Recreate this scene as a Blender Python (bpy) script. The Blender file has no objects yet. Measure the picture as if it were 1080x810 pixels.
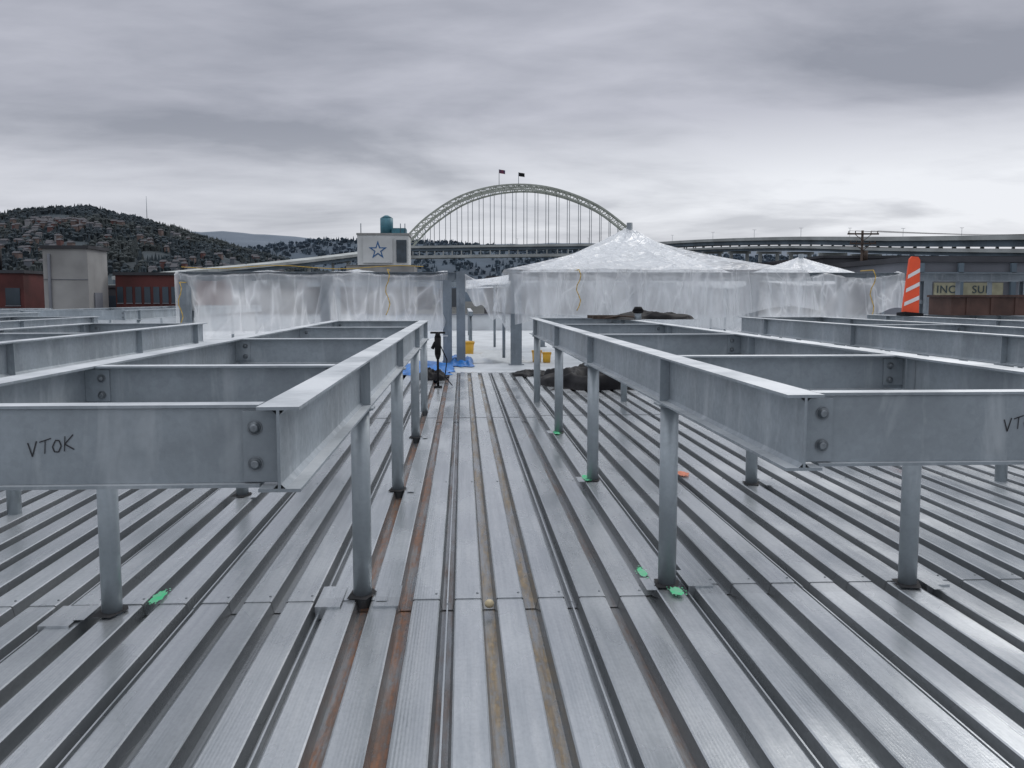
import bpy, math, random
from mathutils import Vector, noise
random.seed(7)
S=bpy.context.scene
S.view_settings.view_transform='Standard'
S.view_settings.look='None'
S.view_settings.exposure=0
R=math.radians

# ---------------------------------------------------------------- helpers
class MB:
    def __init__(s): s.v=[];s.f=[];s.m=[];s.sm=[]
    def face(s,pts,m=0,sm=False):
        n=len(s.v); s.v+= [tuple(p) for p in pts]; s.f.append(tuple(range(n,n+len(pts)))); s.m.append(m); s.sm.append(sm)
    def box(s,x0,x1,y0,y1,z0,z1,m=0):
        if x0>x1:x0,x1=x1,x0
        if y0>y1:y0,y1=y1,y0
        n=len(s.v)
        s.v+=[(x0,y0,z0),(x1,y0,z0),(x1,y1,z0),(x0,y1,z0),(x0,y0,z1),(x1,y0,z1),(x1,y1,z1),(x0,y1,z1)]
        for q in ((3,2,1,0),(4,5,6,7),(0,1,5,4),(1,2,6,5),(2,3,7,6),(3,0,4,7)):
            s.f.append(tuple(n+i for i in q)); s.m.append(m); s.sm.append(False)
    def tube(s,p0,p1,r0,r1=None,n=12,m=0,caps=True,sm=True):
        if r1 is None:r1=r0
        p0=Vector(p0);p1=Vector(p1);d=(p1-p0)
        if d.length<1e-6:return
        d.normalize()
        a=d.orthogonal().normalized();b=d.cross(a)
        k=len(s.v)
        for p,r in((p0,r0),(p1,r1)):
            for i in range(n):
                t=2*math.pi*i/n
                s.v.append(tuple(p+a*(r*math.cos(t))+b*(r*math.sin(t))))
        for i in range(n):
            j=(i+1)%n
            s.f.append((k+i,k+j,k+n+j,k+n+i));s.m.append(m);s.sm.append(sm)
        if caps:
            s.f.append(tuple(k+i for i in reversed(range(n))));s.m.append(m);s.sm.append(False)
            s.f.append(tuple(k+n+i for i in range(n)));s.m.append(m);s.sm.append(False)
    def path(s,pts,r,n=6,m=0):
        for a,b in zip(pts[:-1],pts[1:]): s.tube(a,b,r,n=n,m=m)
    def beam(s,p0,p1,w,h,m=0):
        p0=Vector(p0);p1=Vector(p1);d=(p1-p0).normalized()
        up=Vector((0,0,1))
        if abs(d.z)>.98: up=Vector((0,1,0))
        a=d.cross(up).normalized();b=a.cross(d).normalized()
        c=[]
        for p in(p0,p1):
            for sa,sb in((-1,-1),(1,-1),(1,1),(-1,1)):
                c.append(tuple(p+a*(sa*w/2)+b*(sb*h/2)))
        n=len(s.v);s.v+=c
        for q in ((3,2,1,0),(4,5,6,7),(0,1,5,4),(1,2,6,5),(2,3,7,6),(3,0,4,7)):
            s.f.append(tuple(n+i for i in q)); s.m.append(m); s.sm.append(False)
    def grid(s,fn,nu,nv,m=0,sm=True):
        k=len(s.v)
        for i in range(nu+1):
            for j in range(nv+1):
                s.v.append(tuple(fn(i/nu,j/nv)))
        for i in range(nu):
            for j in range(nv):
                a=k+i*(nv+1)+j
                s.f.append((a,a+nv+1,a+nv+2,a+1));s.m.append(m);s.sm.append(sm)
    def sphere(s,c,r,m=0,nu=16,nv=10,f=None):
        def fn(u,v):
            t=u*2*math.pi;p=(v-.5)*math.pi
            q=Vector((math.cos(t)*math.cos(p)*r[0],math.sin(t)*math.cos(p)*r[1],math.sin(p)*r[2]))
            if f:q=f(q)
            return Vector(c)+q
        s.grid(fn,nu,nv,m)
    def obj(s,name,mats,parent=None,bevel=0):
        me=bpy.data.meshes.new(name)
        me.from_pydata(s.v,[],s.f)
        for mm in mats: me.materials.append(mm)
        me.polygons.foreach_set('material_index',s.m)
        me.polygons.foreach_set('use_smooth',s.sm)
        me.update()
        ob=bpy.data.objects.new(name,me)
        S.collection.objects.link(ob)
        if parent: ob.parent=parent
        return ob
def empty(name):
    e=bpy.data.objects.new(name,None);S.collection.objects.link(e);e.empty_display_size=.1;return e

def mat(name,col,rough=.6,metal=0,var=.0,scale=3,col2=None,bump=0,bscale=20,stretch=(1,1,1),detail=3,lo=.35,hi=.65):
    m=bpy.data.materials.new(name);m.use_nodes=True
    nt=m.node_tree;N=nt.nodes;L=nt.links
    b=N['Principled BSDF'];b.inputs['Roughness'].default_value=rough;b.inputs['Metallic'].default_value=metal
    tc=N.new('ShaderNodeTexCoord');mp=N.new('ShaderNodeMapping');mp.inputs['Scale'].default_value=stretch
    L.new(tc.outputs['Object'],mp.inputs['Vector'])
    no=N.new('ShaderNodeTexNoise');no.inputs['Scale'].default_value=scale;no.inputs['Detail'].default_value=detail
    L.new(mp.outputs[0],no.inputs['Vector'])
    cr=N.new('ShaderNodeValToRGB')
    c=Vector(col)
    if col2 is None: col2=tuple(c*(1-var)); col=tuple(c*(1+var))
    cr.color_ramp.elements[0].position=lo;cr.color_ramp.elements[1].position=hi
    cr.color_ramp.elements[0].color=(*col2,1);cr.color_ramp.elements[1].color=(*col,1)
    L.new(no.outputs['Fac'],cr.inputs['Fac']);L.new(cr.outputs[0],b.inputs['Base Color'])
    if bump:
        n2=N.new('ShaderNodeTexNoise');n2.inputs['Scale'].default_value=bscale;n2.inputs['Detail'].default_value=4
        L.new(mp.outputs[0],n2.inputs['Vector'])
        bp=N.new('ShaderNodeBump');bp.inputs['Strength'].default_value=bump;bp.inputs['Distance'].default_value=.02
        L.new(n2.outputs['Fac'],bp.inputs['Height']);L.new(bp.outputs[0],b.inputs['Normal'])
    return m

class G:
    def __init__(s,nt): s.nt=nt
    def n(s,t,**k):
        x=s.nt.nodes.new(t)
        for a,b in k.items(): setattr(x,a,b)
        return x
    def l(s,a,b): s.nt.links.new(a,b)
    def math(s,op,a,b=None,c=None,clamp=False):
        x=s.n('ShaderNodeMath',operation=op);x.use_clamp=clamp
        for i,v in enumerate((a,b,c)):
            if v is None: continue
            if isinstance(v,(int,float)): x.inputs[i].default_value=v
            else: s.l(v,x.inputs[i])
        return x.outputs[0]
    def mix(s,f,a,b,blend='MIX'):
        x=s.n('ShaderNodeMix',data_type='RGBA',blend_type=blend)
        for i,v in ((0,f),(6,a),(7,b)):
            if isinstance(v,(int,float)): x.inputs[i].default_value=v
            elif isinstance(v,tuple): x.inputs[i].default_value=(*v,1)
            else: s.l(v,x.inputs[i])
        return x.outputs[2]
    def noise(s,vec,scale,detail=5,rough=.5,dist=0):
        x=s.n('ShaderNodeTexNoise');x.inputs['Scale'].default_value=scale;x.inputs['Detail'].default_value=detail
        x.inputs['Roughness'].default_value=rough;x.inputs['Distortion'].default_value=dist
        s.l(vec,x.inputs['Vector']);return x.outputs['Fac']
    def mapr(s,v,a,b,c=0,d=1):
        x=s.n('ShaderNodeMapRange');x.inputs[1].default_value=a;x.inputs[2].default_value=b;x.inputs[3].default_value=c;x.inputs[4].default_value=d
        s.l(v,x.inputs[0]);return x.outputs[0]
    def mapping(s,vec,sc,rot=(0,0,0)):
        x=s.n('ShaderNodeMapping');x.inputs['Scale'].default_value=sc;x.inputs['Rotation'].default_value=rot;s.l(vec,x.inputs['Vector']);return x.outputs[0]
    def ridge(s,v,w):
        return s.mapr(s.math('ABSOLUTE',s.math('SUBTRACT',v,.5)),0,w,1,0)

# ---------------------------------------------------------------- materials
PITCH=.2215;G0=-.088
def deck_mat(name,rust=None,amount=.5,dark=1.0):
    m=bpy.data.materials.new(name);m.use_nodes=True;g=G(m.node_tree)
    b=m.node_tree.nodes['Principled BSDF']
    tc=g.n('ShaderNodeTexCoord').outputs['Object']
    sep=g.n('ShaderNodeSeparateXYZ');g.l(tc,sep.inputs[0])
    pid=g.math('FLOOR',g.math('DIVIDE',g.math('SUBTRACT',sep.outputs[0],G0),PITCH*3))
    far=g.math('GREATER_THAN',sep.outputs[1],4.8)
    pid=g.math('ADD',pid,g.math('MULTIPLY',far,37.3))
    wn=g.n('ShaderNodeTexWhiteNoise',noise_dimensions='1D');g.l(pid,wn.inputs['W'])
    tint=g.mapr(wn.outputs['Value'],0,1,.92,1.07)
    big=g.noise(g.mapping(tc,(1.2,.45,1)),1.5,4,.55)
    streak=g.noise(g.mapping(tc,(16,.5,1)),2,4,.6)
    fine=g.noise(g.mapping(tc,(1,.6,1)),55,3,.6)
    col=g.mix(g.mapr(big,.35,.65),(.47,.505,.53),(.59,.62,.645))
    col=g.mix(g.mapr(streak,.45,.75,0,.5),col,(.70,.72,.73))
    col=g.mix(g.mapr(streak,.46,.28,0,.35),col,(.36,.39,.41))
    col=g.mix(g.mapr(fine,.42,.7,0,.3),col,(.34,.37,.39))
    hsv=g.n('ShaderNodeHueSaturation');g.l(col,hsv.inputs['Color'])
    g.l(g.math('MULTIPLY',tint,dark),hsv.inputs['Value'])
    col=hsv.outputs[0]
    rgh=g.mapr(big,.33,.67,.15,.36)
    if rust:
        r1=g.noise(g.mapping(tc,(9,.7,1)),1.5,6,.68)
        r2=g.noise(g.mapping(tc,(1,.45,1)),30,5,.7)
        rc=g.mix(g.mapr(r2,.38,.62),tuple(Vector(rust)*.35),rust)
        rc=g.mix(g.mapr(streak,.50,.64,0,.65),rc,(.12,.10,.085))
        f=g.mapr(r1,.64-amount*.32,.82-amount*.32,0,.9)
        f=g.math('MULTIPLY',f,g.mapr(r2,.30,.48,.45,1))
        col=g.mix(f,col,rc)
        rgh=g.math('ADD',rgh,g.math('MULTIPLY',f,.15))
        g.l(g.math('MULTIPLY',g.math('SUBTRACT',1.0,f),.6),b.inputs['Metallic'])
    else:
        b.inputs['Metallic'].default_value=.62
    g.l(col,b.inputs['Base Color']);g.l(rgh,b.inputs['Roughness'])
    w=g.math('SINE',g.math('MULTIPLY',sep.outputs[0],2*math.pi/.0145))
    h=g.math('ADD',g.math('MULTIPLY',w,.12),g.math('MULTIPLY',fine,.7))
    h=g.math('ADD',h,g.math('MULTIPLY',big,3))
    bp=g.n('ShaderNodeBump');bp.inputs['Strength'].default_value=.20;bp.inputs['Distance'].default_value=.004
    g.l(h,bp.inputs['Height']);g.l(bp.outputs[0],b.inputs['Normal'])
    return m
M_deck=deck_mat('galvanised_deck')
M_dk=deck_mat('deck_flute_clean',dark=.56)  # deck metal darkened to paint in flute shade; rust variants below likewise
M_ro=deck_mat('deck_flute_rust',(.29,.115,.038),.86,.55)
M_ry=deck_mat('deck_flute_stain',(.36,.245,.105),.76,.6)
M_rb=deck_mat('deck_flute_brown',(.17,.085,.045),.60,.5)

def galv(name,base=(.34,.385,.42),mott=1.0):
    m=bpy.data.materials.new(name);m.use_nodes=True;g=G(m.node_tree)
    b=m.node_tree.nodes['Principled BSDF']
    tc=g.n('ShaderNodeTexCoord').outputs['Object']
    geo=g.n('ShaderNodeNewGeometry');sp=g.n('ShaderNodeSeparateXYZ');g.l(geo.outputs['Normal'],sp.inputs[0])
    a=g.noise(tc,1.6,5,.6);c=g.noise(tc,24,4,.65);d=g.noise(g.mapping(tc,(1,1,.22)),6,4,.62,.6)
    vo=g.n('ShaderNodeTexVoronoi');vo.inputs['Scale'].default_value=60;g.l(tc,vo.inputs['Vector'])
    vs=g.n('ShaderNodeSeparateColor');g.l(vo.outputs['Color'],vs.inputs[0])
    B=Vector(base)
    col=g.mix(g.mapr(a,.35,.65),tuple(B*.78),tuple(B*1.14))
    col=g.mix(g.mapr(vs.outputs[0],0,1,0,.18*mott),col,tuple(B*.6))
    col=g.mix(g.mapr(c,.45,.70,0,.28*mott),col,tuple(B*.6))
    col=g.mix(g.mapr(d,.53,.70,0,.45*mott),col,(.58,.62,.645))
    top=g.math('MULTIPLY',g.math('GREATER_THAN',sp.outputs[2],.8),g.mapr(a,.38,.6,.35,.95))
    col=g.mix(top,col,(.72,.75,.77))  # white weathering on up-facing faces, whitened further to paint in their highlights
    g.l(col,b.inputs['Base Color']);b.inputs['Metallic'].default_value=.3
    g.l(g.math('ADD',g.mapr(c,.3,.7,.36,.52),g.mapr(vs.outputs[1],0,1,-.04,.06)),b.inputs['Roughness'])
    bp=g.n('ShaderNodeBump');bp.inputs['Strength'].default_value=.12;bp.inputs['Distance'].default_value=.004
    g.l(c,bp.inputs['Height']);g.l(bp.outputs[0],b.inputs['Normal'])
    return m
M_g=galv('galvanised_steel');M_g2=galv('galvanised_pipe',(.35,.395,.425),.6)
M_bolt=mat('bolt_steel',(.24,.265,.285),.45,.6,.25,30)
M_ink=mat('marker_ink',(.03,.03,.035),.7)
M_black=mat('black_cloth',(.007,.007,.009),.7,0,.3,8,bump=.2,bscale=5)
M_black.node_tree.nodes['Principled BSDF'].inputs['Specular IOR Level'].default_value=.25
M_hole=mat('cut_void',(.02,.02,.022),.9)
M_green=mat('green_spray_paint',(.03,.55,.22),.6,0,.3,25,col2=(.18,.45,.30))
M_orangep=mat('orange_spray_paint',(.70,.22,.12),.6,0,.3,25)
M_blue=mat('blue_tarp',(.03,.19,.55),.4,0,.3,4,bump=.4,bscale=6)
M_yel=mat('yellow_plastic',(.75,.42,.04),.4,0,.1)
M_mem=mat('white_membrane',(.58,.61,.63),.5,0,.12,1.2,bump=.1)
M_conc=mat('concrete',(.33,.33,.325),.85,0,.18,.35,bump=.2,bscale=3)
M_brick=mat('dark_red_cladding',(.095,.024,.022),.7,0,.3,.5)
M_win=mat('window_glass',(.04,.06,.08),.15,0,.3,.4)
M_roof=mat('dark_roofing',(.05,.052,.06),.8,0,.3,.4)
M_wall2=mat('grey_wall',(.17,.18,.205),.8,0,.2,.3)
M_white=mat('white_paint',(.62,.64,.64),.6,0,.08,.2)
M_teal=mat('teal_tank_paint',(.05,.17,.22),.5,0,.2,.5)
M_bridge=mat('bridge_green_paint',(.40,.43,.38),.6,0,.14,.08)
M_bdeck=mat('bridge_concrete',(.38,.405,.40),.85,0,.2,.05)
M_bdark=mat('bridge_girder',(.10,.135,.165),.8,0,.25,.05)  # dark blue-grey for girders, hangers, lamp posts and trim
M_wood=mat('weathered_wood',(.07,.05,.04),.85,0,.3,4,stretch=(6,6,.6))
M_wire=mat('wire',(.03,.03,.03),.6)
M_signy=mat('sign_cream',(.30,.29,.20),.6,0,.15,3)
M_signt=mat('sign_letters',(.035,.055,.065),.6)
M_star=mat('star_blue',(.03,.13,.32),.5)
M_brown=mat('brown_box_paint',(.085,.045,.035),.7,0,.3,3,bump=.2,bscale=6)
M_or=mat('safety_orange',(.88,.10,.03),.45,0,.06,6)
M_wr=mat('reflective_white',(.8,.8,.8),.4,0,.05,6)
M_strap=mat('yellow_rope',(.55,.36,.06),.7)

def plastic(name,base=.40,spread=.22):
    """thin milky film: see-through where flat, whiter in folds and where it turns edge-on"""
    m=bpy.data.materials.new(name);m.use_nodes=True;nt=m.node_tree;nt.nodes.remove(nt.nodes['Principled BSDF']);g=G(nt)
    out=nt.nodes['Material Output']
    tc=g.n('ShaderNodeTexCoord').outputs['Object']
    a=g.noise(g.mapping(tc,(1,.6,.6),(0,R(20),0)),.7,3,.55)
    w=g.noise(g.mapping(tc,(1.5,1.1,.30),(0,R(30),0)),1.2,2,.5,.4)
    w2=g.noise(g.mapping(tc,(1.5,1.1,.30),(0,R(-38),0)),1.1,2,.5,.4)
    soft=g.math('MAXIMUM',g.ridge(w,.055),g.ridge(w2,.05))
    cr=g.math('POWER',soft,3.0)
    hgt=g.math('ADD',g.math('ADD',w,w2),g.math('MULTIPLY',cr,.05))
    bp=g.n('ShaderNodeBump');bp.inputs['Strength'].default_value=1.0;bp.inputs['Distance'].default_value=.22;g.l(hgt,bp.inputs['Height'])
    dif=g.n('ShaderNodeBsdfDiffuse');dif.inputs[0].default_value=(.92,.935,.955,1);g.l(bp.outputs[0],dif.inputs['Normal'])
    trl=g.n('ShaderNodeBsdfTranslucent');trl.inputs[0].default_value=(.94,.955,.97,1);g.l(bp.outputs[0],trl.inputs['Normal'])
    gl=g.n('ShaderNodeBsdfGlossy');gl.inputs['Roughness'].default_value=.30;gl.inputs[0].default_value=(.95,.95,.95,1);g.l(bp.outputs[0],gl.inputs['Normal'])
    tp=g.n('ShaderNodeBsdfTransparent');tp.inputs[0].default_value=(.97,.98,.985,1)
    m1=g.n('ShaderNodeMixShader');m1.inputs[0].default_value=.6;g.l(dif.outputs[0],m1.inputs[1]);g.l(trl.outputs[0],m1.inputs[2])
    m2=g.n('ShaderNodeMixShader');m2.inputs[0].default_value=.12;g.l(m1.outputs[0],m2.inputs[1]);g.l(gl.outputs[0],m2.inputs[2])
    lw=g.n('ShaderNodeLayerWeight');lw.inputs[0].default_value=.35
    op=g.math('ADD',g.mapr(a,.36,.64,base-spread,base+spread),g.math('ADD',g.math('MULTIPLY',cr,.22),g.math('MULTIPLY',soft,.10)))
    op=g.math('ADD',op,g.math('MULTIPLY',lw.outputs['Facing'],.38))
    op=g.math('MINIMUM',op,.95)
    m3=g.n('ShaderNodeMixShader');g.l(op,m3.inputs[0]);g.l(tp.outputs[0],m3.inputs[1]);g.l(m2.outputs[0],m3.inputs[2])
    g.l(m3.outputs[0],out.inputs[0])
    return m
M_pl=plastic('plastic_sheeting_film',.50,.20);M_pl2=plastic('plastic_tent_film',.48,.16)

# ---------------------------------------------------------------- world
W=bpy.data.worlds.new("World");S.world=W;W.use_nodes=True
g=G(W.node_tree);bg=W.node_tree.nodes['Background']
sky=g.n('ShaderNodeTexSky');sky.sky_type='NISHITA';sky.sun_disc=False
sky.sun_elevation=R(42);sky.sun_rotation=R(35)
tc=g.n('ShaderNodeTexCoord').outputs['Generated']
sp=g.n('ShaderNodeSeparateXYZ');g.l(tc,sp.inputs[0])
zc=g.math('MAXIMUM',sp.outputs[2],0.0)
den=g.math('ADD',zc,.15)
cb=g.n('ShaderNodeCombineXYZ');g.l(g.math('DIVIDE',sp.outputs[0],den),cb.inputs[0]);g.l(g.math('DIVIDE',sp.outputs[1],den),cb.inputs[1])
cb.inputs[2].default_value=3.7
n1=g.noise(g.mapping(cb.outputs[0],(1,1.2,1),(0,0,R(-16))),.72,6,.50,.5)
n2=g.noise(g.mapping(cb.outputs[0],(.9,1.5,1),(0,0,R(-16))),2.3,6,.58,.3)
cl=g.math('ADD',g.math('MULTIPLY',n1,.78),g.math('MULTIPLY',n2,.22))
cf=g.mapr(cl,.39,.60)
col=g.mix(cf,(.285,.30,.355),(.53,.54,.61))
az=g.mapr(sp.outputs[0],-.30,.38)
band=g.math('MULTIPLY',g.mapr(zc,.02,.075),g.mapr(zc,.19,.10))
bf=g.math('MULTIPLY',g.math('MULTIPLY',band,g.mapr(az,0,1,.45,1.3)),g.mapr(cl,.36,.55,.42,1.0))
bf=g.math('MINIMUM',bf,1.0)
col=g.mix(bf,col,(.86,.88,.93))
col=g.mix(g.mapr(zc,.06,.0,0,.5),col,(.52,.55,.62))
col=g.mix(g.mapr(zc,.33,.9,0,1),col,(1.2,1.23,1.30))
skys=g.n('ShaderNodeVectorMath',operation='SCALE');g.l(sky.outputs[0],skys.inputs[0]);skys.inputs['Scale'].default_value=.08
fin=g.mix(.94,skys.outputs[0],col)
g.l(fin,bg.inputs[0]);bg.inputs[1].default_value=1.0

sl=bpy.data.lights.new('sun','SUN');sl.energy=.85;sl.angle=R(25);sl.color=(1,.97,.93)
so=bpy.data.objects.new('sun',sl);S.collection.objects.link(so)
el=R(42);ro=R(35)
d=Vector((math.sin(ro)*math.cos(el),math.cos(ro)*math.cos(el),math.sin(el)))
so.rotation_euler=d.to_track_quat('Z','Y').to_euler();so.location=(10,10,30)

# ---------------------------------------------------------------- camera
cam=bpy.data.cameras.new('camera');co=bpy.data.objects.new('camera',cam);S.collection.objects.link(co)
cam.sensor_width=36;cam.lens=32.33;cam.clip_start=.05;cam.clip_end=30000
co.location=(0,0,1.6);co.rotation_euler=(R(90-5.36),0,R(-3.07));S.camera=co

# ---------------------------------------------------------------- ground
mb=MB();mb.face([(-15000,-3000,-9),(15000,-3000,-9),(15000,15000,-9),(-15000,15000,-9)])
mb.obj('ground',[mat('ground_asphalt',(.055,.06,.058),.9,0,.3,.02)])

# ---------------------------------------------------------------- deck
def deck():
    mb=MB();k0=-95;k1=100
    tw=.040;bw=.027;dp=.062
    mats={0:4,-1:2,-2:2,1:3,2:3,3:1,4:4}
    secs=[(-1.5,4.78,0.0),(4.78,12.2,.005),(12.2,19.7,.010)]
    for si,(y0,y1,dz) in enumerate(secs):
        for k in range(k0,k1):
            xc=G0+k*PITCH;xn=xc+PITCH
            ysh=.18 if (k>4) else (0 if k>-20 else -.1)
            a=y0+(ysh if si>0 else 0);b=y1+(ysh if si<2 else 0)
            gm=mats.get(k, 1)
            z=dz
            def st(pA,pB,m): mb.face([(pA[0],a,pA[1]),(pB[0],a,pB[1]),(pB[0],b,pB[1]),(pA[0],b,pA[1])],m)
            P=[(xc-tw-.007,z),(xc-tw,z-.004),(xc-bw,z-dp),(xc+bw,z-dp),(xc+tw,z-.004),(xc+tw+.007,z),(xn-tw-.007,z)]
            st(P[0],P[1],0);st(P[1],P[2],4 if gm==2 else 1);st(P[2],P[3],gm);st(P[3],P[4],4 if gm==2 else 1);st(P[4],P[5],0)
            xa=P[5][0];xb=P[6][0]
            st(P[5],P[6],0)
            if k%3==0:
                mb.box(xc-.004,xc+.004,a,b,z-dp+.001,z-dp+.036,0)
            if si>0:
                mb.face([(xa,a,z),(xb,a,z),(xb,a,z-.006),(xa,a,z-.006)],1)
    return mb.obj('metal_roof_deck',[M_deck,M_dk,M_ro,M_ry,M_rb])
deck()
mb=MB()
for y in(1.9,4.86,7.9,10.9,14.0,17.0):
    for k in range(-40,45):
        x=G0+k*PITCH+PITCH/2+.05
        zt=(0 if y<4.8 else .005)+(.005 if y>12.3 else 0)
        yy=y+(.18 if k>4 and 4.7<y<5 else 0)
        mb.tube((x,yy,zt),(x,yy,zt+.005),.007,.005,n=8)
mb.obj('deck_screws',[M_bolt])

par=empty('roof_building')
mb=MB();mb.box(-21,23,-2,46,-9,-.085);mb.obj('walls',[M_conc],par)
mb=MB();mb.box(-21,23,19.72,46,-.08,-.004);mb.obj('membrane_roof',[M_mem],par)
mb=MB();mb.box(-21,23,45.6,46,0,.75);mb.box(-21,-20.7,19.8,45.58,0,.75);mb.box(22.7,23,19.8,45.58,0,.75)
mb.box(-21.05,23.05,45.5,46.05,.752,.80,1);mb.obj('parapet',[M_mem,M_wall2],par)

# ---------------------------------------------------------------- platforms
TOP=1.28;DEP=.255;FW=.125;TF=.010;TWB=.009
def ibeam_y(mb,x,y0,y1,top=TOP,dep=DEP,fw=FW):
    mb.box(x-fw/2,x+fw/2,y0,y1,top-TF,top)
    mb.box(x-fw/2,x+fw/2,y0,y1,top-dep,top-dep+TF)
    mb.box(x-TWB/2,x+TWB/2,y0,y1,top-dep+TF,top-TF)
    for sx in(-1,1):
        for zz,s in((top-TF,-1),(top-dep+TF,1)):
            xa=x+sx*TWB/2
            p=[(xa,zz+s*.014),(xa+sx*.014,zz)]
            mb.face([(p[0][0],y0+.001,p[0][1]),(p[1][0],y0+.001,p[1][1]),(p[1][0],y1-.001,p[1][1]),(p[0][0],y1-.001,p[0][1])])
def ibeam_x(mb,xa,xb,y,top=TOP,dep=.20,fw=.10,cope=FW/2,front=False):
    lo,hi=min(xa,xb),max(xa,xb)
    f0=lo+cope+.006;f1=hi-cope-.006
    ya,yb=y-fw/2,y+fw/2
    if front: ya,yb=y-.012,y+fw*.7
    mb.box(f0,f1,ya,yb,top-TF,top-.0008)
    mb.box(f0,f1,ya-(.02 if front else 0),yb,top-dep,top-dep+TF)
    mb.box(lo+TWB/2+.001,hi-TWB/2-.001,y-TWB/2,y+TWB/2,top-dep+TF+.001,top-TF-.002)
def bolt(mb,x,y,z,axis='y',s=-1,r=.021):
    d={'y':Vector((0,s,0)),'x':Vector((s,0,0))}[axis]
    p=Vector((x,y,z))
    mb.tube(p,p+d*.004,r*1.2,n=20,m=1)
    mb.tube(p+d*.004,p+d*.012,r,r*.85,n=20,m=1)
    mb.tube(p+d*.012,p+d*.017,r*.85,r*.45,n=20,m=1)
def platform(xs,y0,y1,cross,posts,posts2=None,front_dep=.25):
    mb=MB();xa,xb=xs;inner=xa if abs(xa)<abs(xb) else xb
    for x in xs: ibeam_y(mb,x,y0,y1)
    for i,y in enumerate(cross):
        fr=(i==0)
        ibeam_x(mb,xa,xb,y,dep=front_dep if fr else .20,front=fr)
        for x in xs:
            s=1 if x==min(xs) else -1
            px0=x+s*(TWB/2+.001);px1=x+s*.118
            h=.215 if fr else .15
            mb.box(px0,px1,y-TWB/2-.011,y-TWB/2-.0015,TOP-.02-h,TOP-.02)
            for dz in ((.06,.17) if fr else (.05,.13)):
                bolt(mb,x+s*.082,y-TWB/2-.011,TOP-.01-dz,'y',-1,.019 if fr else .016)
    for x,pl in((inner,posts),(xa+xb-inner,posts2 or posts)):
        for y in pl:
            mb.tube((x,y,-.06),(x,y,TOP-DEP-.013),.050,n=28,m=2)
            mb.box(x-.075,x+.075,y-.065,y+.065,TOP-DEP-.012,TOP-DEP-.001)
            for s in(-1,1):
                mb.box(x+s*(TWB/2+.001),x+s*(FW/2-.006),y-.005,y+.005,TOP-DEP+TF+.001,TOP-TF-.001)
            mb.tube((x,y,TOP-DEP-.022),(x,y,TOP-DEP-.012),.058,.054,n=20,m=2)
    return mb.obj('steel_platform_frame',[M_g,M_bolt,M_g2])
LX=-.545;RX=1.135
platform((LX,-1.79),2.72,13.1,[2.80,4.45,7.35,10.2,13.0],[4.87,7.6,10.5,12.9],[4.66,7.45,10.4,12.8])
platform((RX,2.48),2.97,14.8,[3.05,5.05,8.1,11.2,14.7],[4.97,7.93,10.8,14.0],[4.9,7.7,10.8,14.0])
platform((-3.33,-4.7),-.4,12.0,[2.4,5.2,8.6,11.9],[.9,3.9,6.9,9.6,11.6])
platform((-6.3,-7.7),1.5,16.3,[4,8,12,16.2],[4.5,7.5,10.5,13.5,16])
platform((-9.4,-10.8),6,21,[7,11,15.5,20.9],[7.5,10.5,13.5,16.5,19])
platform((-12.6,-14.2),12,29,[12.5,17,22,28.9],[13,18,22,28],front_dep=.25)
platform((-8.6,-11.2),24,40,[24.1,30,36,39.9],[25,30,35,39])
platform((4.7,6.05),1.6,15.3,[4.2,7.4,10.8,15.2],[4.5,7.7,10.8,14.0])
platform((7.8,9.9),4.5,17.4,[6,9.5,13,17.3],[6.5,9.5,13,16.5])
platform((11.9,13.5),8,20,[9,13,16.5,19.9],[9.5,13,16.5,19])

def lettering(x,y,z,sc=1):
    strokes=[[(0,1),(.35,0),(.75,1.05)],[(1.0,.95),(2.0,1.12)],[(1.5,1.05),(1.42,.1)],
             [(2.35,.9),(2.1,.5),(2.25,.15),(2.6,.1),(2.85,.5),(2.7,.9),(2.35,.95)],
             [(3.2,1.15),(3.1,.1)],[(3.9,1.2),(3.15,.6),(3.95,.15)]]
    mb=MB();h=.045*sc
    for st in strokes:
        for a,b in zip(st[:-1],st[1:]):
            pa=Vector((a[0]*.036*sc,0,a[1]*h+a[0]*.004));pb=Vector((b[0]*.036*sc,0,b[1]*h+b[0]*.004))
            mb.beam(Vector((x,y,z))+pa,Vector((x,y,z))+pb,.0012,.0034)
    return mb.obj('marker_lettering',[M_ink])
lettering(-1.30,2.7935,1.125,.95)
lettering(1.86,3.0435,1.14,.95)

def blotch(name,x,y,rx,ry,m,z=.0145,seed=0,n=48):
    mb=MB();pts=[]
    for i in range(n):
        t=2*math.pi*i/n;r=1+.3*noise.noise(Vector((math.cos(t)*2.4,math.sin(t)*2.4,seed)))+.22*noise.noise(Vector((math.cos(t)*9,math.sin(t)*9,seed)))
        pts.append((x+rx*r*math.cos(t),y+ry*r*math.sin(t),z))
    mb.face(pts)
    rr=random.Random(seed)
    for _ in range(14):
        a=rr.uniform(0,6.28);q=rr.uniform(1.05,1.5);cx=x+rx*q*math.cos(a);cy=y+ry*q*math.sin(a);s=rr.uniform(.002,.006)
        mb.face([(cx+s*math.cos(t),cy+s*1.5*math.sin(t),z) for t in [j*math.pi/3 for j in range(6)]])
    return mb.obj(name,[m])
def cutout(x,y,s=1):
    mb=MB();z=.013
    mb.face([(x-.075,y-.09,z),(x+.03,y-.11,z),(x+.075,y+.02,z),(x+.05,y+.08,z),(x-.06,y+.07,z)],0)
    mb.box(x+s*.085,x+s*.14,y-.14,y+.08,.0145,.017,1)
    return mb.obj('deck_cutout_plate',[M_hole,M_deck])
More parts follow.
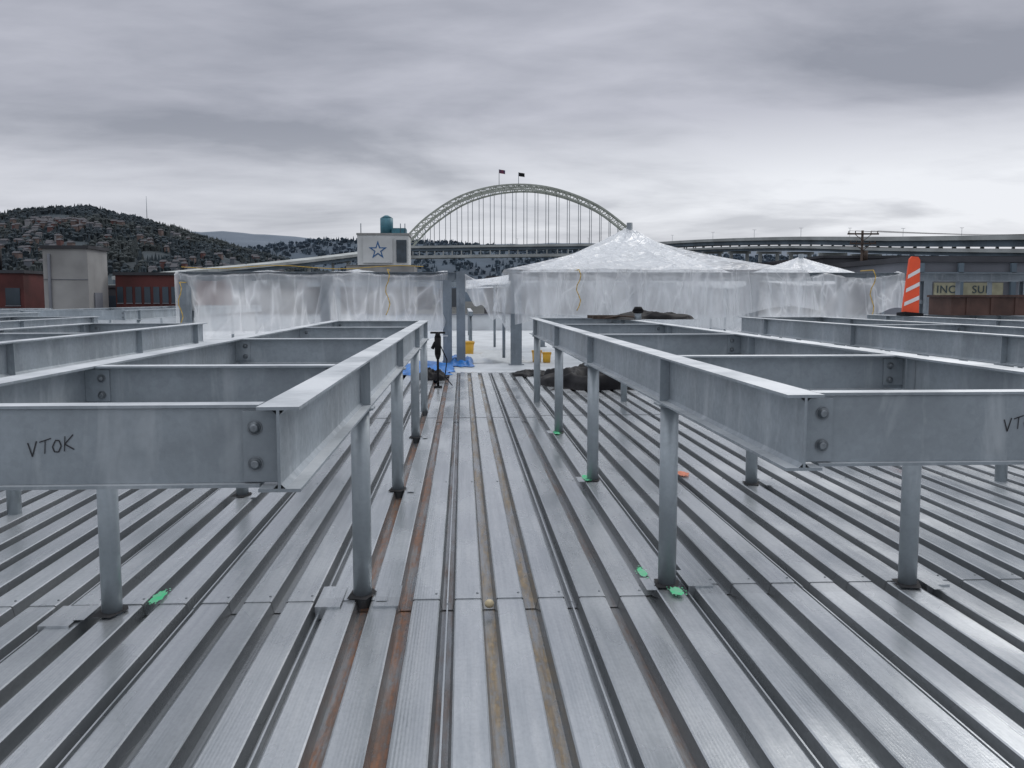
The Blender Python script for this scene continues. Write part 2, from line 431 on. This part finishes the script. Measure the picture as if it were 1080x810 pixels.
for x,y,s in((LX,4.87,1),(-1.79,4.66,-1),(RX,4.97,-1),(2.48,4.9,1),(LX,7.6,1),(RX,7.93,-1),(2.48,7.7,1),(-1.79,7.45,1),(RX,10.8,-1),(LX,10.5,1)):
    cutout(x,y,s)
def flash(x0,x1,y0,y1):
    mb=MB();z=.012
    mb.face([(x0,y0,z),(x1,y0,z),(x1,y1,z),(x0,y1,z)])
    mb.face([(x0,y0,z),(x1,y0,z),(x1-.004,y0+.01,-.055),(x0+.004,y0+.01,-.055)])
    return mb.obj('deck_closure_flashing',[M_deck])
flash(-.77,-.64,4.66,5.0);flash(-.47,-.34,4.66,5.0);flash(-2.07,-1.92,4.45,4.75)
flash(1.24,1.38,4.9,5.2);flash(2.57,2.70,4.85,5.1)
blotch('green_paint_mark',-1.62,4.85,.03,.10,M_green,.019,1)
blotch('green_paint_mark',1.15,4.80,.035,.07,M_green,.019,2)
blotch('green_paint_mark',1.03,5.15,.025,.09,M_green,.019,3)
blotch('green_paint_mark',1.08,7.95,.03,.13,M_green,.019,4)
blotch('green_paint_mark',1.10,10.7,.035,.14,M_green,.019,5)
blotch('orange_paint_mark',1.98,8.1,.05,.11,M_orangep,.019,6)

mb=MB();mb.sphere((G0+PITCH,4.72,-.006),(.025,.025,.023),0,20,12)
mb.obj('small_ball',[mat('ball_tan',(.60,.50,.32),.5,0,.2,30)])

# ---------------------------------------------------------------- screen frame
YW=22.0
def column(mb,x,y,z1,w=.2,dpt=.2):
    mb.box(x-w/2,x+w/2,y-dpt/2,y-dpt/2+.014,0,z1);mb.box(x-w/2,x+w/2,y+dpt/2-.014,y+dpt/2,0,z1)
    mb.box(x-.006,x+.006,y-dpt/2+.0145,y+dpt/2-.0145,0,z1)
    mb.box(x-w/2-.05,x+w/2+.05,y-dpt/2-.05,y+dpt/2+.05,-.003,.02)
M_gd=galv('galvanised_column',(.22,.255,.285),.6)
mb=MB()
for x in(-6.45,-3.2,-.36,-.04): column(mb,x,YW,2.0 if x!=-.04 else 2.22,.28 if x<-1 else .21)
mb.box(-6.6,-.16,YW-.1,YW+.1,2.19,2.205);mb.box(-6.6,-.16,YW-.1,YW+.1,2.0,2.015);mb.box(-6.6,-.16,YW-.006,YW+.006,2.016,2.189)
mb.obj('screen_wall_frame',[M_gd])
mb=MB()
for x in(1.28,4.1,7.0,9.2,11.3,13.8): column(mb,x,YW,2.0,.26 if x<2 or x==7.0 else .2)
mb.box(1.1,17.5,YW-.1,YW+.1,2.19,2.205);mb.box(1.1,17.5,YW-.1,YW+.1,2.0,2.015);mb.box(1.1,17.5,YW-.006,YW+.006,2.016,2.189)
mb.box(10.5,17.5,YW-.05,YW+.05,1.45,1.55)
for x in(12.1,12.9,14.7,15.6): mb.box(x-.04,x+.04,YW-.04,YW+.04,.9,1.998)
mb.obj('screen_wall_frame',[M_gd])
mb=MB()
for x in(-.5,2.6,-4,6): column(mb,x,30,1.95,.16)
mb.box(-5,7,29.93,30.07,1.955,2.12);mb.box(.2,.34,30.1,40,1.0,1.15)
for y in(30.6,35,39.5): mb.tube((.27,y,0),(.27,y,.99),.05)
mb.obj('rear_steel_frame',[M_gd])

def drape(name,x0,x1,zt,zb,y,mt,nu=160,nv=46,seed=0,over=True,amp=.13,skew=0):
    def fn(u,v):
        x=x0+(x1-x0)*u
        a=zt(u);b=zb(u);z=a+(b-a)*v
        dn=noise.noise(Vector((x*.5,z*.35+seed,seed)))
        ph=(x+skew*z)*2.4+2.2*dn+seed
        fold=-(math.sqrt(math.sin(ph)**2+.03))**.8+.6
        ph2=(x-.9*z)*2.8+2.2*dn
        f3=(1-math.sqrt(math.sin(ph2)**2+.02))**3
        yy=y-.16-amp*(.35+v)*(fold*.9+dn*1.6-f3*.5)-.05*v
        if over and v<.04: yy=y+.12;z=a+.01
        return (x+.06*dn*v,yy,z+.04*dn)
    mb=MB();mb.grid(fn,nu,nv);return mb.obj(name,[mt])
def sag(base,amp,n,ph=0):
    return lambda u:base-amp*abs(math.sin(u*math.pi*n+ph))+.03*noise.noise(Vector((u*25,ph,0)))
drape('plastic_sheeting',-6.7,-.35,sag(2.235,.06,3),lambda u:.55+.2*math.sin(u*7)+.25*noise.noise(Vector((u*5,1,1))),YW,M_pl,nu=240,seed=1,skew=.5,amp=.22)
drape('plastic_sheeting',.02,1.3,lambda u:2.19-.18*math.sin(u*math.pi)-.1*u,lambda u:1.75-1.0*u+.08*math.sin(u*20),YW+.06,M_pl,nu=60,seed=3)
drape('plastic_sheeting',1.2,7.05,sag(2.2,.10,3,.3),lambda u:.95+.2*math.sin(u*9)-.3*u+.2*noise.noise(Vector((u*6,2,1))),YW,M_pl,nu=220,seed=4,amp=.20,skew=-.5)
drape('plastic_sheeting',7.0,10.7,sag(2.22,.15,2,.1),lambda u:.95+.7*max(0,u-.55)+.15*math.sin(u*9),YW,M_pl,nu=160,seed=5,amp=.20,skew=.4)

def tent(name,cx,cy,hl,hr,hd,zb,zp,seed,power=1.25,front=None):
    par=empty(name)
    def fn(u,v):
        x=(u*2-1);y=(v*2-1)
        r=max(abs(x),abs(y))*.35+math.hypot(x,y)*.65;r=min(r,1.2)
        ang=math.atan2(y,x)
        z=zb+(zp-zb)*max(0,(1-r))**power
        rip=(1-math.sqrt(math.sin(ang*5+seed+1.2*noise.noise(Vector((x*1.5,y*1.5,seed))))**2+.01))**2
        z+=.13*min(1,r*2)*(1-r*.6)*(rip-.35)+.05*r*noise.noise(Vector((x*2,y*2,seed)))
        if r>1: z-=(r-1)*.8
        return (cx+x*(hl if x<0 else hr),cy+y*hd,z)
    mb=MB();mb.grid(fn,110,110);mb.obj('plastic_cover',[M_pl2],par)
    if front:
        xa,xb,yf,zr,zbm=front
        def ff(u,v):
            xb_=xa+(xb-xa)*u
            rip=.5*noise.noise(Vector((u*5,v*.6,seed)))+.6*(1-math.sqrt(math.sin(u*11+1.5*noise.noise(Vector((u*3,v*.6,1))))**2+.01))**2
            if v<.62:
                t=v/.62;return (cx+(xb_-cx)*t*.94,cy-.1+(yf-cy)*t,zp+.02+(zr-zp)*(t**.58)+.16*t*(1-.7*t)*rip)
            t=(v-.62)/.38
            zb2=zbm+.3*noise.noise(Vector((u*4,3,seed)))+.5*abs(u-.5)
            return (cx+(xb_-cx)*(.94+.06*t),yf-.14*math.sin(t*1.6)-.26*rip*t,zr+(zb2-zr)*t)
        mb=MB();mb.grid(ff,120,70);mb.obj('front_flap',[M_pl2],par)
    mb=MB();mb.tube((cx,cy-.12,0),(cx,cy-.12,zp+.08),.085,n=14);mb.box(cx-.2,cx+.2,cy-.32,cy+.08,0,.02)
    for sx in(-hl,hr):
        for sy in(-1,1):
            mb.tube((cx+sx*.8,cy+sy*hd*.8,0),(cx+sx*.8,cy+sy*hd*.8,zb-.1),.04,n=10)
    mb.obj('poles',[M_gd],par)
tent('plastic_tent',4.80,26.6,4.7,4.2,4.2,2.08,3.66,2,1.75,(.7,8.5,21.75,2.22,1.05))
tent('plastic_tent',11.1,30,2.2,2.2,3.0,2.25,2.95,5,1.4)
mb=MB()
for x,z0,z1 in((-1.72,2.25,1.2),(-6.42,1.95,.9),(2.7,2.25,1.3),(9.7,2.25,1.1)):
    pts=[(x+.05*math.sin(i*1.3),YW-.6-.04*math.sin(i),z0+(z1-z0)*i/8) for i in range(9)]
    pts=[(x,YW+.1,z0)]+pts
    mb.path(pts,.011)
pts=[(-6.4+i*.5,YW-.5,2.30-.04*math.sin(i*1.1)) for i in range(12)]
mb.path(pts,.008)
mb.obj('yellow_tie_rope',[M_strap])

# ---------------------------------------------------------------- clutter
def crumple(name,cx,cy,rx,ry,h,m,seed,z0=0,sm=True):
    def fn(u,v):
        x=u*2-1;y=v*2-1
        e=max(0,1-(abs(x)**2.4+abs(y)**2.4))**.4
        n=noise.noise(Vector((x*1.8,y*1.8,seed)))+.25*noise.noise(Vector((x*6,y*6,seed)))
        n+=.5*(1-abs(noise.noise(Vector((x*2.6,y*2.6,seed+3))))*3)
        edge=1+.3*noise.noise(Vector((x*2,y*2,seed+9)))
        return (cx+x*rx*edge,cy+y*ry*edge,z0+max(.004,h*e*(.5+.5*n)))
    mb=MB();mb.grid(fn,60,60,sm=sm);return mb.obj(name,[m])
crumple('black_tarp_bundle',2.40,17.2,.90,1.5,.40,M_black,3,.01)
crumple('black_tarp_bundle',1.45,19.0,.42,.5,.12,M_black,5,.01)
crumple('black_tarp_bundle',-.62,18.2,.30,.5,.26,M_black,8,.01)
crumple('blue_tarp',-.85,20.6,.65,1.6,.14,M_blue,6,.01)
crumple('blue_tarp',-.1,22.5,.35,1.2,.20,M_blue,9,.01)
crumple('white_cloth_bundle',.7,25,.9,2.5,.18,M_white,12,0)
def bucket(x,y,z,s=1):
    mb=MB();mb.tube((x,y,z),(x,y,z+.37*s),.13*s,.155*s,n=24);mb.tube((x,y,z+.33*s),(x,y,z+.36*s),.168*s,n=24)
    pts=[(x+.16*s*math.cos(t),y-.03,z+.34*s-.12*s*math.sin(t)) for t in [i*math.pi/8 for i in range(9)]]
    mb.path(pts,.006);mb.obj('yellow_bucket',[M_yel])
bucket(.12,24.6,0,1.2);bucket(1.85,22.9,0,.8);bucket(2.08,22.7,0,.7)
mb=MB();x,y=-.44,16.3
mb.tube((x,y,.04),(x,y,.52),.022,n=10);mb.tube((x,y,.52),(x,y,.60),.03,.055,n=14);mb.tube((x,y,.60),(x,y,.90),.055,.06,n=14)
mb.tube((x,y,.90),(x,y,1.0),.06,.03,n=14);mb.tube((x-.13,y,.985),(x+.13,y,.985),.018,n=8)
mb.tube((x-.1,y,.70),(x-.04,y,.82),.03,n=8);mb.box(x-.07,x+.07,y-.07,y+.07,.0,.04)
mb.path([(x+.05,y,.75),(x+.16,y+.05,.5),(x+.12,y+.1,.2),(x+.25,y+.2,.03)],.01)
mb.obj('upright_power_tool',[M_black])
def paddle():
    par=empty('striped_traffic_panel');par.location=(7.82,15.75,TOP);par.rotation_euler=(R(-4),R(5),R(4))
    w0,w1,h=.155,.10,.98
    def hw(z): return w0+(w1-w0)*z/h
    mb=MB()
    outline=[(-w0,0),(w0,0),(w1,h-.05),(w1*.6,h),(-w1*.6,h),(-w1,h-.05)]
    mb.face([(a,-.02,b+.06) for a,b in outline]);mb.face([(a,.02,b+.06) for a,b in reversed(outline)])
    for i in range(len(outline)):
        a=outline[i];b=outline[(i+1)%len(outline)]
        mb.face([(a[0],-.02,a[1]+.06),(a[0],.02,a[1]+.06),(b[0],.02,b[1]+.06),(b[0],-.02,b[1]+.06)])
    mb.obj('panel',[M_or],par)
    mb=MB()
    for z in(.10,.34,.58):
        a=hw(z)-.012;mb.face([(-a,-.0235,z+.06),(a,-.0235,z+.20),(a*.96,-.0235,z+.27),(-a*.96,-.0235,z+.13)])
        mb.face([(a,.0235,z+.06),(-a,.0235,z+.20),(-a*.96,.0235,z+.27),(a*.96,.0235,z+.13)])
    mb.obj('stripes',[M_wr],par)
    mb=MB();mb.box(-.17,.17,-.14,.14,.0,.055);mb.obj('base',[M_black],par)
paddle()
mb=MB();mb.box(8.75,10.25,16.1,16.9,TOP+.003,TOP+.33);mb.box(8.72,10.28,16.07,16.93,TOP+.332,TOP+.37)
for x in(9.05,9.5,9.95): mb.box(x-.03,x+.03,16.08,16.098,TOP+.01,TOP+.32)
mb.obj('brown_equipment_box',[M_brown])
mb=MB();x,y=2.55,13.3
mb.tube((x,y,TOP),(x,y,TOP+.13),.05,n=16,m=1);mb.tube((x,y,TOP+.13),(x,y,TOP+.19),.085,.05,n=18);mb.tube((x,y,TOP+.10),(x,y,TOP+.13),.07,.085,n=18)
mb.obj('vent_cap',[M_black,M_g2])
crumple('black_tarp_bundle',2.85,13.9,.6,.6,.15,M_black,21,TOP)
mb=MB();mb.box(1.95,3.3,13.72,13.78,TOP+.002,TOP+.05);mb.box(1.95,3.3,14.3,14.36,TOP+.002,TOP+.05)
mb.path([(2.1,13.5,TOP+.02),(2.3,13.45,TOP+.05),(2.6,13.5,TOP+.03),(2.9,13.45,TOP+.06),(3.2,13.5,TOP+.02)],.016)
mb.obj('timber_bearers',[M_wood])

# ---------------------------------------------------------------- mid-distance buildings
def building(name,x0,x1,y0,y1,z1,m,wins=None,roof=True,z0=-9):
    par=empty(name)
    mb=MB();mb.box(x0,x1,y0,y1,z0,z1);mb.obj('walls',[m],par)
    if roof:
        mb=MB();mb.box(x0-.15,x1+.15,y0-.15,y1+.15,z1+.003,z1+.25);mb.obj('roof_coping',[M_roof],par)
    if wins:
        n,za,zb=wins;mb=MB();st=(x1-x0)/n
        for i in range(n):
            c=x0+st*(i+.5)
            mb.box(c-st*.33,c+st*.33,y0-.06,y0+.02,za,zb)
            mb.box(c-st*.36,c+st*.36,y0-.1,y0-.061,za-.1,za-.02,1)
        mb.obj('windows',[M_win,M_wall2],par)
    return par
building('red_warehouse',-50,-36.0,78,92,3.6,M_brick,(8,1.0,2.4))
mb=MB();mb.tube((-38.6,79,3.85),(-38.6,79,5.6),.45,n=16);mb.obj('roof_stack',[M_black])
p=building('concrete_block_building',-32.6,-29.2,74,78,5.4,M_conc,None)
mb=MB();mb.box(-29.18,-29.1,75,76.5,-9,2);mb.tube((-32.1,73.9,-9),(-32.1,73.9,5),.12)
for z in(0.5,3.0): mb.box(-32.58,-29.22,73.96,73.99,z,z+.05)
mb.obj('door_and_pipe',[M_wall2],p)
building('red_warehouse',-28.6,-22.0,78,90,3.45,M_brick,(9,1.2,2.5))
building('low_dark_building',-60,-12,95,110,2.6,M_roof,(18,.5,1.8))
building('grey_warehouse',12,36,100,125,5.2,M_wall2,(12,2.6,4.4))
building('dark_warehouse',36.5,74,92,118,5.6,M_roof,(14,2.8,4.6))
building('low_dark_building',2,32,70,85,3.0,M_roof,(12,1.2,2.4))
par=building('sign_building',20.8,34,42,52,3.25,M_wall2,None)
mb=MB()
for a,b in((21.9,22.95),(23.2,25.2)): mb.box(a,b,41.86,41.95,1.68,2.30)
mb.obj('sign_panels',[M_signy],par)
for t,x in(('INC.',22.0),('SUI',23.7)):
    cu=bpy.data.curves.new('t','FONT');cu.body=t;cu.size=.50;cu.extrude=.01;cu.space_character=1.1
    tmp=bpy.data.objects.new('t',cu);S.collection.objects.link(tmp)
    dg=bpy.context.evaluated_depsgraph_get();me=bpy.data.meshes.new_from_object(tmp.evaluated_get(dg))
    bpy.data.objects.remove(tmp)
    ob=bpy.data.objects.new('sign_letters',me);me.materials.clear();me.materials.append(M_signt);S.collection.objects.link(ob)
    ob.location=(x,41.84,1.82);ob.rotation_euler=(R(90),0,0);ob.parent=par
mb=MB()
for x in(21.2,23.08,25.6,29): mb.box(x-.12,x+.12,41.7,41.85,-9,3.2)
mb.box(20.8,34,41.7,41.84,2.62,2.78);mb.obj('pilasters',[M_bdark],par)

def upole(x,y,zt):
    mb=MB();mb.tube((x,y,-9),(x,y,zt),.17,.12,n=12)
    for z,w in((zt-.35,1.6),(zt-1.3,1.35)):
        mb.box(x-w,x+w,y-.22,y-.13,z-.08,z+.08)
        for i in(-.92,-.5,.5,.92): mb.tube((x+i*w,y-.17,z+.08),(x+i*w,y-.17,z+.28),.05,n=8)
        mb.beam((x-.8,y-.2,z-.08),(x,y-.2,z-.7),.06,.06);mb.beam((x+.8,y-.2,z-.08),(x,y-.2,z-.7),.06,.06)
    mb.tube((x+.35,y,zt-3),(x+.35,y,zt-2),.26,n=12)
    return mb.obj('utility_pole',[M_wood])
upole(40.0,91,8.3);upole(95,110,12)
mb=MB()
for o in(-1.45,-.8,.8,1.45):
    pts=[]
    for i in range(25):
        t=i/24;pts.append((40.0+o+t*55,90.8+t*19,8.25+3.7*t-1.3*math.sin(math.pi*t)))
    mb.path(pts,.018,n=4)
mb.obj('overhead_wires',[M_wire])

par=empty('white_industrial_tower')
mb=MB();mb.box(-28.0,-14.4,250,262,10.3,18.3);mb.obj('upper_walls',[M_white],par)
mb=MB();mb.box(-30.8,-12.8,248,264,-9,10.2);mb.box(-31,-12.6,247.8,264.2,10.21,10.29);mb.box(-28.2,-14.2,249.8,262.2,18.31,18.8);mb.obj('lower_walls',[M_conc],par)
mb=MB();mb.tube((-20.6,256,18.8),(-20.6,256,23.2),1.75,n=24);mb.tube((-20.6,256,23.2),(-20.6,256,24.0),1.75,.5,n=24);mb.box(-19,-15.2,252,258,18.81,20.3);mb.obj('roof_tank',[M_teal],par)
mb=MB()
for x in(-27.2,-16.6,-15.4): mb.tube((x,252,18.8),(x,252,21.5),.12,n=6)
mb.box(-17.6,-14.9,249.7,249.95,11,17,1)
for i in range(5): mb.box(-30+i*3.4,-28.4+i*3.4,247.9,248.02,5,8,1)
mb.obj('details',[M_bdark,M_win],par)
mb=MB();mb.box(-26.5,-18.6,249.5,249.8,10.9,17.6);mb.obj('sign_board',[M_white],par)
mb=MB();cx,cz=-22.5,14.2;pp=[]
for i in range(10):
    r=2.6 if i%2==0 else 1.0;t=math.pi/2+i*math.pi/5;pp.append((cx+r*math.cos(t),249.42,cz+r*math.sin(t)))
for i in range(10): mb.face([(cx,249.42,cz),pp[i],pp[(i+1)%10]])
q=[(cx+(p[0]-cx)*.62,249.36,cz+(p[2]-cz)*.62) for p in pp]
for i in range(10): mb.face([(cx,249.36,cz),q[i],q[(i+1)%10]],1)
mb.obj('star',[M_star,M_white],par)

# ---------------------------------------------------------------- bridge
def catmull(P,n=10):
    P=[Vector(p) for p in P];out=[]
    for i in range(len(P)-1):
        p0=P[max(0,i-1)];p1=P[i];p2=P[i+1];p3=P[min(len(P)-1,i+2)]
        for j in range(n):
            t=j/n
            out.append(.5*((2*p1)+(-p0+p2)*t+(2*p0-5*p1+4*p2-p3)*t*t+(-p0+3*p1-3*p2+p3)*t**3))
    out.append(P[-1]);return out
par=empty('arch_bridge')
AR=[(-98,22),(-80,45),(-60,66),(-39,86.5),(-8,107),(23,118),(54,122.3),(85,121),(115,114),(146,101),(172,83),(193,65),(210,45),(226,22)]
mb=MB()
ribs=[]
for oy,ox in((0,0),(22,5)):
    top=catmull([(x+ox,1000+oy,z) for x,z in AR],5)
    n=len(top);bot=[]
    for i,p in enumerate(top):
        q=top[min(n-1,i+1)]-top[max(0,i-1)];q.normalize();nr=Vector((-q.z,0,q.x))
        th=5.0+2.0*abs(i/n-.5)*2
        bot.append(p-nr*th)
    for i in range(n-1):
        mb.beam(top[i],top[i+1],2,1.8);mb.beam(bot[i],bot[i+1],2,1.8)
        mb.beam(top[i],bot[i],.8,.8)
        mb.beam(top[i],bot[i+1],.7,.7) if i%2 else mb.beam(bot[i],top[i+1],.7,.7)
    ribs.append((top,bot))
for i in range(0,len(ribs[0][0]),2):
    mb.beam(ribs[0][0][i],ribs[1][0][i],.9,.9)
    if i+2<len(ribs[0][0]): mb.beam(ribs[0][0][i],ribs[1][0][i+2],.6,.6)
mb.obj('arch_truss',[M_bridge],par)
def zdeck(x): return 55.5+(x+60)/250*4
mb=MB()
for top,bot in ribs:
    for i,p in enumerate(bot):
        if p.z>zdeck(p.x)+4 and i%2==0: mb.tube(p,(p.x,p.y,zdeck(p.x)),.33,n=5)
mb.obj('hangers',[M_bdark],par)
def ribbon(mb,pts,w,top_off,th,m=0):
    P=catmull(pts,8)
    for a,b in zip(P[:-1],P[1:]):
        d=(b-a);d.z=0;d.normalize();s=Vector((-d.y,d.x,0))*(w/2)
        t=Vector((0,0,top_off));u=Vector((0,0,top_off-th))
        c=[a-s+u,a+s+u,b+s+u,b-s+u,a-s+t,a+s+t,b+s+t,b-s+t]
        n=len(mb.v);mb.v+=[tuple(v) for v in c]
        for q in ((3,2,1,0),(4,5,6,7),(0,1,5,4),(2,3,7,6),(1,2,6,5),(3,0,4,7)):
            mb.f.append(tuple(n+i for i in q)); mb.m.append(m); mb.sm.append(False)
    return P
main=[(-64,1010,55.5),(60,1010,57.5),(200,1010,59.5)]
left=[(-230,640,15),(-190,700,22),(-150,790,31),(-104,900,43),(-64,1010,55.5)]
right=[(200,1010,59.5),(232,850,54),(252,680,45.5),(262,540,36.5),(263,417,29.5),(262,300,23),(262,180,17)]
mb=MB()
for pts in(main,left,right):
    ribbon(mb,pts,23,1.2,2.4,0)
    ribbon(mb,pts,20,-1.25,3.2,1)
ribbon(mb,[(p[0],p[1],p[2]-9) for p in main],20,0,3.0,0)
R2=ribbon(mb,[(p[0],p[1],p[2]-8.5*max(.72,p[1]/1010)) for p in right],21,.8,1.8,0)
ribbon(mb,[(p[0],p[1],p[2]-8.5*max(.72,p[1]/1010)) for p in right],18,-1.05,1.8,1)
mb.obj('decks',[M_bdeck,M_bdark],par)
mb=MB()
for pts,stp in((right,3),(left,5)):
    P=catmull(pts,9)
    for i,p in enumerate(P):
        if pts is right:
            for dx in(-8,8): mb.box(p.x+dx-.5,p.x+dx+.5,p.y-.5,p.y+.5,p.z-8.2,p.z-4.5)
        if i%stp==0:
            for dx in(-7,7): mb.box(p.x+dx-1.2,p.x+dx+1.2,p.y-1.2,p.y+1.2,-9,p.z-(9.8 if pts is right else 4.5))
            mb.box(p.x-10,p.x+10,p.y-1.25,p.y+1.25,p.z-(11.8 if pts is right else 6),p.z-(9.81 if pts is right else 4.51))
P=catmull(main,14)
for i,p in enumerate(P): mb.box(p.x-.6,p.x+.6,1000,1001,p.z-9,p.z-4.5)
mb.obj('piers',[M_bdeck],par)
mb=MB()
for pts in(main,left,right):
    P=catmull(pts,2)
    for p in P:
        k=min(1,p.y/700)
        mb.tube((p.x,p.y,p.z+1),(p.x,p.y,p.z+8*k),.13*k,n=5)
        mb.beam((p.x-1.6*k,p.y,p.z+8*k),(p.x+1.6*k,p.y,p.z+8*k),.16,.16)
mb.obj('lamp_posts',[M_bdark],par)
M_flag=mat('flag_cloth',(.25,.05,.07),.8,0,.5,.4,col2=(.03,.04,.12))
for i,x in enumerate((40,61)):
    fp=empty('flag')
    mb=MB();mb.tube((x,1005,120),(x,1005,139-3*i),.3,n=6);mb.obj('pole',[M_bdark],fp)
    mb=MB();mb.grid(lambda u,v:(x+u*6.5,1005+math.sin(u*6)*.7,139-3*i-v*4-u*1.2),10,4);mb.obj('cloth',[M_flag if i==0 else M_black],fp)

# ---------------------------------------------------------------- hills
def interp(P,x):
    if x<=P[0][0]:return P[0][1]
    for a,b in zip(P[:-1],P[1:]):
        if x<=b[0]:
            t=(x-a[0])/(b[0]-a[0]);t=t*t*(3-2*t)*.5+t*.5
            return a[1]+(b[1]-a[1])*t
    return P[-1][1]
def hill(name,D,prof,m,seed,ntrees,tmat,th,depth=.35,jag=3):
    x0,x1=prof[0][0],prof[-1][0]
    def H(x,s):
        base=interp(prof,x)
        z=-9+(base+9)*(1-s)**.8
        z+=jag*2.5*noise.noise(Vector((x*.004,s*5,seed)))*(1-s)*(min(1,s*6))
        return z
    def fn(u,v):
        x=x0+(x1-x0)*u
        if v<.15: s=(0.15-v)/.15;return (x*(1+.1*s),D*(1+.1*s),H(x,0)-s*(H(x,0)+9))
        s=(v-.15)/.85
        return (x*(1-depth*s),D*(1-depth*s),H(x,s)+jag*noise.noise(Vector((x*.02,s*30,seed))))
    mb=MB();mb.grid(fn,160,50);mb.obj(name,[m])
    if ntrees:
        rnd=random.Random(seed);tb=MB()
        for _ in range(ntrees):
            x=rnd.uniform(x0,x1);s=rnd.random()**1.6*.85
            if noise.noise(Vector((x*.009,s*6,seed)))<-.30 and s>.08: continue
            h=th*rnd.uniform(.5,1.2);z=H(x,s)-1
            px,py=x*(1-depth*s),D*(1-depth*s)
            cl=noise.noise(Vector((x*.006,s*5,seed+4)))+rnd.uniform(-.2,.2)
            mi=0 if cl<.08 else 1
            if rnd.random()<.5:
                tb.tube((px,py,z),(px,py,z+h),h*.24,.2,n=5,m=mi,caps=False,sm=True)
            else:
                r=h*.42
                tb.tube((px,py,z),(px+rnd.uniform(-2,2),py,z+h*.55),r*.7,r,n=5,m=mi,caps=False,sm=True)
                tb.tube((px,py,z+h*.55),(px,py,z+h*.8),r,r*.25,n=5,m=mi,sm=True)
        tb.obj('distant_forest',tmat)
    return H
M_h1=mat('hill_near',(.032,.046,.056),.95,0,.3,.01)  # hill and foliage colours greyed and blued to paint in distance haze
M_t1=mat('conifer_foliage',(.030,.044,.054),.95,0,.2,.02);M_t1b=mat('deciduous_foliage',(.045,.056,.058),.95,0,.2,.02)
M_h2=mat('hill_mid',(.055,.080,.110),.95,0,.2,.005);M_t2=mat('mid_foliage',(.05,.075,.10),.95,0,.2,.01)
M_h3=mat('hill_far',(.17,.205,.25),.95,0,.1,.002)  # palest, as the most haze is put into its colour
prof1=[(-2300,150),(-1640,175),(-1258,196),(-1154,222),(-1051,230),(-974,231),(-871,207),(-768,182),(-665,150),(-562,119),(-484,99),(-380,64),(-226,20),(-100,-5)]
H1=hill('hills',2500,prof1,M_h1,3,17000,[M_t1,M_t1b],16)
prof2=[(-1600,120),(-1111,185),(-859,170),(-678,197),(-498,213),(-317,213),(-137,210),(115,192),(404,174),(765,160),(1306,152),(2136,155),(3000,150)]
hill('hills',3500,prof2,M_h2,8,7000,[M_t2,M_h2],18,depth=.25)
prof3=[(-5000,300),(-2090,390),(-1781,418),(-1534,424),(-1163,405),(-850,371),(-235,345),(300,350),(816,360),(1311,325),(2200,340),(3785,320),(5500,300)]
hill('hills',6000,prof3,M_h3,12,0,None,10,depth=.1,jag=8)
M_hs=[mat('house_a',(.26,.26,.27),.8),mat('house_b',(.15,.11,.10),.8),mat('house_c',(.12,.135,.155),.8),mat('house_roof',(.065,.065,.075),.8),mat('house_red',(.13,.06,.055),.8)]
rnd=random.Random(5);mb=MB()
for _ in range(520):
    x=rnd.uniform(-1450,-330);s=rnd.uniform(.22,.8)
    if noise.noise(Vector((x*.005,s*4,1)))<.08 and rnd.random()<.88: continue
    z=H1(x,s)+rnd.uniform(4,9);px,py=x*(1-.35*s),2500*(1-.35*s)-6
    w=rnd.uniform(3,7);h=rnd.uniform(2,5);mm=rnd.choice((0,1,1,2,2,4))
    mb.box(px-w,px+w,py-8,py+8,z-16,z+h,mm)
    n=len(mb.v);mb.v+=[(px-w-1,py-9,z+h),(px+w+1,py-9,z+h),(px+w+1,py+9,z+h),(px-w-1,py+9,z+h),(px-w,py,z+h+4),(px+w,py,z+h+4)]
    for q in((0,1,5,4),(2,3,4,5),(0,4,3),(1,2,5)): mb.f.append(tuple(n+i for i in q));mb.m.append(3);mb.sm.append(False)
mb.obj('hillside_houses',M_hs)
mb=MB();rnd=random.Random(9)
for _ in range(150):
    x=rnd.uniform(-900,900);y=rnd.uniform(600,1500)
    if abs(x/y-.02)<.03: continue
    w=rnd.uniform(8,26);h=rnd.uniform(2,20)*y/1500
    mb.box(x-w,x+w,y,y+20,-9,h+2,rnd.choice((0,1,2,2,3)))
mb.obj('distant_town_buildings',M_hs)
mb=MB();mb.tube((-812,2450,180),(-812,2450,262),1.1,.4,n=5);mb.obj('radio_mast',[M_bdark])
